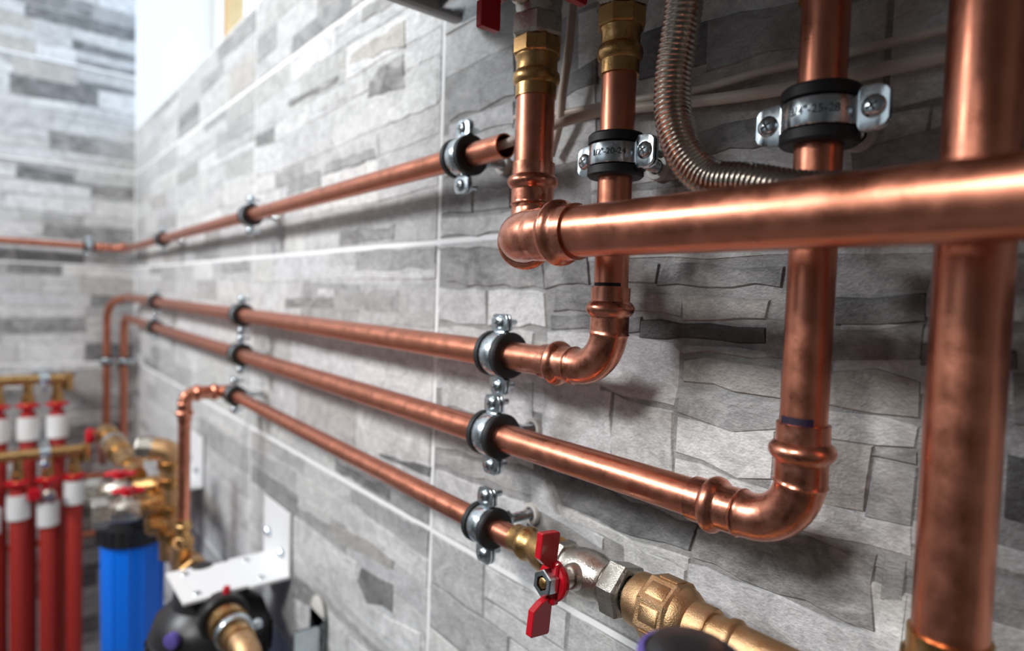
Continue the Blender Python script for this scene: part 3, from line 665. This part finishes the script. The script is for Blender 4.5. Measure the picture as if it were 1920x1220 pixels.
for k in range(8):
    an = .2+PI/8+2*PI*k/8; a, u, v = frame((1, 0, 0)); nr = u*math.cos(an)+v*math.sin(an); tg = a.cross(nr)
    MB().box(W(2.1365, S4, zu)+nr*(.0206*math.cos(PI/8)+.0002), (.013, .0095, .0012), (a, tg, nr), bev=.0005).build('nut_facet', BRASSR, un)
MB().lathe(W(2.147, S4, zu), (1, 0, 0), [(0, .0185), (.002, .0180), (.007, .0150), (.0075, .0140), (.018, .0140), (.0195, .0132), (.0195, .0112)], 40, cap1=False).build('union_tail', BRASSR, un)
MB().lathe(W(2.1655, S4, zu), (1, 0, 0), [(0, .0116), (.0105, .0116), (.011, .0132), (.0140, .0136), (.0155, .0128), (.0165, .0118), (.16, .0118)], 36).build('brass_tail_pipe', BRASSR, un)
# valves under the boiler
ball_valve(W(XV0, SV0, .1600), (0, 0, -1), (0, -1, 0), (0, 0, 1), 'dark ball valve with hanging red handle under the boiler, left one', 1.0, n0=.0135, nl=.0160)
ball_valve(W(X1, S2, .1530), (0, 0, -1), (0, -1, 0), (0, 0, 1), 'ball valve under the boiler with only its red handle tip showing', .92, n0=.0130, nl=.0125)

# ------------------------------------------------------------------ boiler
bo = thing('boiler', W(1.85, .02, .207), 'underside of the grey wall-hung boiler casing at the top edge', 'boiler')
MB().box(W(2.25, .225, .207+.35), (.80, .41, .70), bev=.012).build('casing', CASING, bo)
MB().box(W(2.25, .030, .207-.002), (.80, .035, .012), bev=.002).build('hanging_rail', ZINC, bo)
MB().box(W(1.858, .225, .207-.004), (.012, .41, .016), bev=.002).build('bottom_flange', CASING, bo)
for x, y in ((XV0, SV0), (X1, S2), (X2, S2), (2.148, .075)):
    MB().lathe(W(x, y, .185), (0, 0, 1), [(0, .014), (.035, .014)], 20).build('pipe_stub', BRASS, bo)

# ------------------------------------------------------------------ corrugated hose
hp = [W(2.148, .075, .184), W(2.1485, .075, .15), W(2.1478, .075, .104), W(2.1459, .075, .087), W(2.143, .075, .0655), W(2.1440, .075, .0435), W(2.1527, .075, .0225), W(2.1680, .075, .0085), W(2.1885, .075, .0040), W(2.210, .075, -.0020), W(2.23, .075, -.0055), W(2.26, .075, -.0075), W(2.30, .076, -.0085), W(2.50, .078, -.010)]
hpath = bez(hp, 240); dd = [0]
for a, b in zip(hpath[:-1], hpath[1:]): dd.append(dd[-1]+(b-a).length)
samp = []; st = .00275/5; L = 0; i = 0
while L < dd[-1]:
    while dd[i+1] < L: i += 1
    samp.append(hpath[i]+(hpath[i+1]-hpath[i])*((L-dd[i])/(dd[i+1]-dd[i]))); L += st
rad = [(.0099, .0096, .0084, .0084, .0096)[k % 5] for k in range(len(samp))]
ho = MB().sweep(samp, rad, 26).build('corrugated_hose', STEEL, None, ang=70, loc=W(2.148, .075, .2)); tag(ho, 'corrugated stainless steel hose curving down beside the vertical pipe', 'hose')

# ------------------------------------------------------------------ cables
def cable(pts, r, label, n=60):
    o = MB().sweep(bez(pts, n), r, 14).build('cable', CABLE, None, loc=pts[0]); tag(o, label, 'cable', 'cream cables behind the pipes'); return o
cable([W(2.60, .012, .076), W(2.40, .012, .075), W(2.2465, .010, .0770), W(2.20, .0095, .0782), W(2.156, .0095, .0806), W(2.115, .0095, .0800), W(2.080, .0095, .0830), W(2.02, .0100, .0880), W(1.985, .012, .0900), W(1.93, .010, .098)], .0026, 'thinner cream cable, the higher of two sagging across the dark tiles')
cable([W(2.60, .012, .064), W(2.40, .012, .0645), W(2.2472, .011, .0645), W(2.156, .0110, .0680), W(2.080, .0110, .0765), W(2.03, .0140, .0815), W(1.995, .026, .0760), W(1.968, .0430, z1(1.96)+.003), W(1.93, .0450, z1(1.93)), W(1.89, .045, z1(1.89))], .0036, 'thicker cream cable running left into the open copper pipe')
cable([W(2.006, .018, .235), W(2.0045, .018, .17), W(2.002, .018, .135), W(1.996, .017, .105), W(1.988, .012, .082), W(1.975, .008, .060)], .0034, 'cream cable hanging from the boiler behind the left vertical pipe')

# ------------------------------------------------------------------ wall bracket and pump in the foreground
wb_ = thing('wall_bracket', W(1.525, .004, -.56), 'small zinc bracket with bolt low on the wall', 'bracket')
MB().box(W(1.525, .006, -.545), (.050, .004, .095), bev=.003).build('base_plate', ZINC, wb_)
MB().box(W(1.540, .026, -.540), (.004, .040, .060), bev=.0015).build('arm', ZINC, wb_)
MB().lathe(W(1.520, .007, -.530), (0, -1, 0), [(0, .009), (.005, .009), (.006, .008)], 6).build('bolt_head', ZINC, wb_, smooth=False)
MB().lathe(W(1.520, .012, -.530), (0, -1, 0), [(0, .004), (.018, .004)], 14).build('bolt_shank', ZINC, wb_)
MB().lathe(W(1.525, .004, -.50), (0, -1, 0), [(0, .022), (.003, .022), (.004, .020)], 28).build('white_washer', PLUG, wb_)
pu = thing('pump', Vector((2.228, -.160, 0)), 'black rounded pump cap with purple rim at the bottom edge', 'pump')
MB().lathe(W(2.2265, .160, -.1745), (0, 0, -1), [(0, .0002), (.0002, .005), (.0010, .0105), (.003, .0145), (.0065, .0165), (.010, .0172), (.030, .0172)], 40).build('cap', BLACKP, pu)
MB().lathe(W(2.2265, .160, -.1795), (0, 0, -1), [(0, .0165), (.001, .0188), (.006, .0196), (.010, .0188), (.011, .0165)], 40, cap0=False, cap1=False).build('purple_rim', PURPLE, pu)
MB().lathe(W(2.2275, .160, -.205), (0, 0, -1), [(0, .020), (.002, .026), (.10, .026), (.11, .022), (.16, .020)], 40).build('motor_housing', BLACKP, pu)
MB().lathe(W(2.228, .160, -.355), (0, 0, -1), [(0, .017), (.02, .017), (.022, .014), (Z0-.355, .014)], 24).build('pump_pipe', COPPER, pu)

# ------------------------------------------------------------------ water filters
def l_bracket(x0, x1, ztop, zpl, depth, label):
    t = thing('filter_bracket', W((x0+x1)/2, 0, zpl), label, 'bracket', 'white filter brackets')
    MB().box(W((x0+x1)/2, .0045, (ztop+zpl)/2), (x1-x0, .004, ztop-zpl), bev=.0015).build('wall_plate', WHITEP, t)
    cx = (x0+x1)/2; w = (x1-x0)/2
    poly = [(-w, .003), (w, .003), (w, .060), (w-.006, .064), (w-.006, .092), (w, .096), (w, depth), (-w, depth), (-w, .096), (-w+.006, .092), (-w+.006, .064), (-w, .060)]
    MB().prism(poly, W(cx, 0, zpl), (1, 0, 0), (0, -1, 0), (0, 0, 1), -.002, .002).build('shelf_plate', WHITEP, t, smooth=False)
    for dx, dz in ((-.03, .045), (.03, .03)):
        MB().lathe(W(cx+dx, .0065, zpl+dz), (0, -1, 0), [(0, .009), (.001, .009), (.001, .007), (.005, .007), (.006, .006)], 6).build('wall_bolt', ZINC, t, smooth=False)
    for dx, dy in ((-.038, .130), (.038, .130), (.038, .040), (-.038, .040)):
        MB().lathe(W(cx+dx, dy, zpl+.002), (0, 0, 1), [(0, .006), (.0005, .0062), (.002, .005), (.0025, .003)], 18).build('shelf_screw', ZINC, t)
    return t
l_bracket(1.296, 1.413, -.393, -.493, .152, 'nearer white angled steel bracket with shelf plate')
l_bracket(.757, .890, -.378, -.487, .165, 'farther white bracket on the wall behind the thin riser')
def water_filter(x, s, ztop, label, button, big=1.0):
    t = thing('water_filter', W(x, s, ztop-.42), label, 'water filter', 'water filter housings')
    o = W(x, s, ztop)
    MB().lathe(o, (0, 0, -1), [(0, .045), (.002, .050), (.024, .054), (.040, .058*big), (.055, .062*big), (.070, .064*big)], 44).build('head', BLACKP, t)
    MB().lathe(o+Vector((0, 0, -.066)), (0, 0, -1), [(0, .060*big), (.003, .0655*big), (.040, .0665*big), (.043, .063*big)], 44).build('collar', BLACKP, t)
    for k in range(24):
        an = 2*PI*k/24; d = Vector((math.cos(an), math.sin(an), 0))
        MB().box(o+Vector((0, 0, -.088))+d*(.0668*big), (.004, .006, .034), (d, Vector((-d.y, d.x, 0)), Vector((0, 0, 1))), bev=.0012).build('collar_rib', BLACKP, t)
    rr = []; n = 96
    for zz, r0 in ((-.105, .0590), (-.112, .0592), (-.385, .0560), (-.405, .050), (-.41, .03)):
        rr.append([o+Vector((math.cos(2*PI*j/n), math.sin(2*PI*j/n), 0))*(r0+(.0022 if j % 8 in (3, 4) else 0))*big+Vector((0, 0, zz)) for j in range(n)])
    b = MB(); b.rings(rr); b.build('blue_bowl', BLUE, t, ang=25)
    for sg in (1, -1):
        MB().lathe(o+Vector((sg*.040, 0, -.026)), (sg, 0, 0), [(0, .028), (.012, .034), (.030, .034), (.033, .031), (.033, .022)], 36, cap1=False).build('port', BLACKP, t)
    if button: MB().lathe(o+Vector((.0610, .004, -.010)), (.12, 0, 1), [(0, .009), (.012, .0085), (.014, .0055), (.026, .005), (.0275, .004)], 20).build('red_button', REDP, t)
    return t
ZF = -.4955
water_filter(.806, .122, ZF+.004, 'water filter with bright blue bowl under a black collar, farther one', False)
f2 = water_filter(1.358, .102, ZF, 'nearer black-headed water filter with red button under the white shelf plate', True, 1.28)
nl_ = Vector((.64, -.77, 0)).normalized()
MB().lathe(W(1.358, .102, -.5405)+nl_*.0780, nl_, [(0, .011), (.008, .011), (.009, .009)], 24).build('purple_label', PURPLE, f2)
bf = thing('brass_nipple', W(1.42, .102, ZF-.026), 'brass fitting with grey clamp ring in the near filter port', 'pipe fitting')
o = W(1.418, .102, ZF-.026)
MB().lathe(o, (1, 0, 0), [(0, .021), (.020, .021), (.021, .026), (.040, .026), (.041, .020), (.085, .020)], 32).build('nipple_body', BRASS, bf)
MB().lathe(o+Vector((.050, 0, 0)), (1, 0, 0), [(0, .0205), (0, .0245), (.002, .026), (.012, .026), (.014, .0245), (.014, .0205)], 32, cap0=False, cap1=False).build('clamp_ring', ZINC, bf)
MB().box(o+Vector((.057, .030, .004)), (.012, .012, .014), bev=.003).build('ring_screw', ZINC, bf)
MB().sweep(fillet([o+Vector((.08, 0, 0)), o+Vector((.12, 0, 0)), o+Vector((.12, 0, -.75))], .03), .018, 24).build('down_tube', BRASSR, bf)

# ------------------------------------------------------------------ brass manifold between the filters
bm_ = thing('brass_manifold', W(1.10, .104, -.53), 'brass tee manifold joining the two water filters below the thin riser', 'pipe fitting')
def hexsec(o, ax, L, r, par, m=BRASS, nm='hex_section', n=8): return MB().lathe(o, ax, [(0, r*.92), (.002, r), (L-.002, r), (L, r*.92)], n, rot=.2).build(nm, m, par, smooth=False)
brass_adapter(W(X4, .115, -.432), (0, 0, -1), r18, bm_, .05)
MB().sweep(fillet([W(X4, .115, -.47), W(1.205, .110, -.512), W(1.205, .110, -.53)], .01), .016, 24).build('elbow_body', BRASSR, bm_)
MB().lathe(W(1.02, .102, ZF-.026), (1, 0, 0), [(0, .016), (.06, .016), (.061, .021), (.085, .021), (.086, .017), (.15, .017), (.151, .022), (.180, .022), (.181, .018), (.26, .018)], 32).build('filter_connector', BRASS, bm_)
hexsec(W(1.225, .102, ZF-.026), (1, 0, 0), .03, .026, bm_)
MB().sweep(fillet([W(1.10, .106, -.545), W(1.10, .106, -.350), W(1.085, .138, -.344)], .026, 10), .0200, 28).build('column', BRASSR, bm_)
for z in (-.50, -.455, -.405, -.375):
    MB().lathe(W(1.10, .106, z), (0, 0, 1), [(-.008, .0200), (-.006, .0235), (.006, .0235), (.008, .0200)], 32).build('column_ring', BRASS, bm_)
hexsec(W(1.0865, .132, -.3445), (-.32, -1, .12), .028, .022, bm_, NICKEL)
MB().lathe(W(1.10, .110, -.443), (-.05, -1, -.02), [(0, .017), (.018, .017), (.019, .021), (.034, .021), (.035, .017), (.05, .017)], 28).build('branch_socket', BRASS, bm_)
MB().lathe(W(1.10, .112, -.478), (-.05, -1, .0), [(0, .018), (.016, .020), (.03, .020), (.036, .012)], 28).build('lower_plug', BRASS, bm_)
MB().lathe(W(1.085, .108, -.415), (-.6, -1, -.1), [(0, .015), (.018, .015), (.019, .019), (.036, .019), (.037, .015), (.055, .015)], 28).build('branch_socket', BRASS, bm_)
VAa = ball_valve(W(1.094, .172, -.445), (0, -1, 0), (0, -.1, 1), (.3, 1, 0), 'lower blurred nickel valve with red lever beside the blue filter', 1.3, handle=False)
VBa = ball_valve(W(1.03, .176, -.428), (-.25, -1, 0), (0, 0, 1), (.5, 1, 0), 'upper blurred nickel valve with red lever beside the blue filter', 1.25, handle=False)
for t, o, up in ((VAa, W(1.094, .172, -.423), (.25, 1, .0)), (VBa, W(1.03, .176, -.408), (.4, 1, .0))):
    b = MB(); a, u, v = frame((0, 0, 1), up)
    MB().lathe(o, (0, 0, 1), [(0, .006), (.010, .006)], 14).build('stem', NICKEL, t)
    b.box(o+Vector((0, 0, .010)), (.052, .020, .010), (u, v, a), bev=.004); b.lathe(o, (0, 0, 1), [(.004, .013), (.016, .013), (.018, .009)], 20); b.build('handle', REDP, t)
    MB().lathe(o, (0, 0, 1), [(.018, .006), (.023, .005)], 6).build('lock_nut', ZINC, t)
st_ = thing('brass_strainer', W(.90, .176, -.44), 'brass strainer line pointing to the corner behind the nickel valves', 'pipe fitting')
A, B = W(1.03, .149, -.406), W(.72, .163, -.383)
ax = (B-A).normalized(); L = (B-A).length
MB().lathe(A, ax, [(0, .016), (.05, .016), (.052, .021), (.09, .021), (.092, .018), (.15, .018), (.153, .023), (.20, .023), (.205, .017), (.27, .017), (.272, .021), (.31, .021), (.312, .013), (L, .013)], 32).build('strainer_body', BRASS, st_)
MB().lathe(A+ax*.205, ax, [(0, .0175), (0, .024), (.02, .024), (.02, .0175)], 28, cap0=False, cap1=False).build('grey_ring', ZINC, st_)
for k, q in enumerate(((A+ax*.30), (A+ax*.05))):
    t = thing('valve_knob', q, ('small red knob on the far end of the brass strainer line', 'red butterfly knob in front of the brass column top')[k], 'valve handle', 'red valve knobs')
    off = Vector((0, -.030, .0)) if k == 0 else Vector((-.02, .035, .022))
    MB().lathe(q, off.normalized(), [(0, .006), (off.length, .006)], 14).build('stem', NICKEL, t)
    b = MB(); b.box(q+off, (.018, .018, .034), bev=.005); b.box(q+off+Vector((.0, -.0, .0)), (.034, .012, .016), bev=.004); b.build('knob', REDP, t)
tube(fillet([W(.05, .083, -.515), W(.05, .083, -.545), W(.30, .12, -.545), W(.62, .160, -.40), W(.73, .1625, -.3838)], .02, 8), r22, p2, 'link_tube')

# ------------------------------------------------------------------ underfloor heating manifold on the end wall
def bar(x, z, y1, label, bo_=.052):
    t = thing('manifold_bar', Vector((x, y1, Z0+z)), label, 'manifold', 'brass heating manifold bars')
    MB().lathe((x, y1, Z0+z), (0, -1, 0), [(0, .012), (.001, .0145), (.60, .0145)], 24).build('bar', BRASS, t)
    MB().lathe((x, y1+.004, Z0+z-.004), (0, 0, 1), [(-.03, .013), (.0, .014), (.018, .014), (.02, .012)], 20).build('end_cap', BRASS, t)
    MB().box((x/2, y1-bo_, Z0+z+.004), (x, .022, .030), bev=.003).build('bracket_arm', ZINC, t)
    MB().lathe((x, y1-bo_, Z0+z), (0, 1, 0), [(-.012, .0150), (-.012, .0185), (.012, .0185), (.012, .0150)], 28, cap0=False, cap1=False).build('bracket_ring', ZINC, t)
    MB().lathe((x+.018, y1-bo_, Z0+z-.026), (1, 0, 0), [(0, .010), (.008, .010), (.010, .008)], 16).build('bracket_bolt', ZINC, t)
    return t
XM, XN = .12, .22
bu = bar(XM, -.332, -.190, 'upper brass manifold bar on the end wall')
bl_ = bar(XN, -.523, -.158, 'lower brass manifold bar above the red insulated pipes', .088)
ordn = ('right', 'middle', 'left')
def circuit(x, z, y, bar_, i, where, ztag, zpipe, knob):
    MB().lathe((x, y, Z0+z), (0, 0, -1), [(.010, .012), (.045, .012), (.046, .016), (.064, .016), (.065, .011), (.10, .011)], 20).build('valve_stem', BRASS, bar_)
    k = MB().lathe((x, y, Z0+z), (0, 0, -1), [(.064, .012), (.066, .020), (.069, .029), (.076, .029), (.080, .018), (.082, .013), (max(.083, z-zpipe), .013)], 24).build('red_knob', REDP, bar_)
    p = thing('insulated_pipe', (x, y, .0), '%s %s' % (where, 'red insulated pipe'), 'pipe', 'red insulated heating pipes')
    p['label'] = where
    R = .0198
    MB().lathe((x, y, Z0+zpipe), (0, 0, -1), [(0, .018), (.002, R-.002), (.006, R), (Z0+zpipe-.002, R)], 24).build('insulation', REDI, p)
    MB().lathe((x, y, Z0+ztag), (0, 0, 1), [(-.032, R+.0005), (-.032, R+.0068), (.032, R+.0068), (.032, R+.0005)], 24, cap0=False, cap1=False).build('white_tag', PAPER, p)
US = [(-.212, 'rightmost rear red pipe with white tag between the manifold bars'), (-.279, 'second rear red pipe with white tag between the manifold bars'), (-.345, 'leftmost rear red pipe cut by the picture edge between the bars')]
for i, (y, lb) in enumerate(US): circuit(XM, -.332, y, bu, i, lb, -.468, -.425, True)
LS = [(-.179, 'rightmost front red insulated pipe with white tag below the lower bar', -.640, -.600), (-.239, 'middle front red insulated pipe with the lowest white tag', -.690, -.655), (-.304, 'left front red insulated pipe with white tag below the lower bar', -.660, -.612), (-.366, 'red insulated pipe cut off by the left picture edge', -.690, -.65)]
for i, (y, lb, zt, zp) in enumerate(LS): circuit(XN, -.523, y, bl_, i, lb, zt, zp, True)
ve = thing('drain_valve', Vector((XN+.03, -.239, Z0-.64)), 'small brass drain valve above the middle red pipe', 'valve')
MB().lathe((XN+.01, -.239, Z0-.632), (1, 0, .0), [(0, .014), (.02, .016), (.03, .016), (.032, .012), (.05, .011)], 20).build('valve_body', NICKEL, ve)
MB().box((XN+.02, -.270, Z0-.628), (.022, .030, .034), bev=.004).build('red_cap', REDP, ve)
cp = thing('copper_pipe', Vector((.03, -.12, Z0-.62)), 'thin horizontal copper pipe low on the end wall behind the red pipes', 'pipe')
MB().sweep([(.04, -.02, Z0-.65), (.04, -.62, Z0-.65)], .011, 20).build('tube', COPPER, cp)
cp2 = thing('copper_pipe', Vector((.03, -.12, Z0-.80)), 'second thin horizontal copper pipe near the floor behind the red pipes', 'pipe')
MB().sweep([(.04, -.02, Z0-.83), (.04, -.62, Z0-.83)], .011, 20).build('tube', COPPER, cp2)
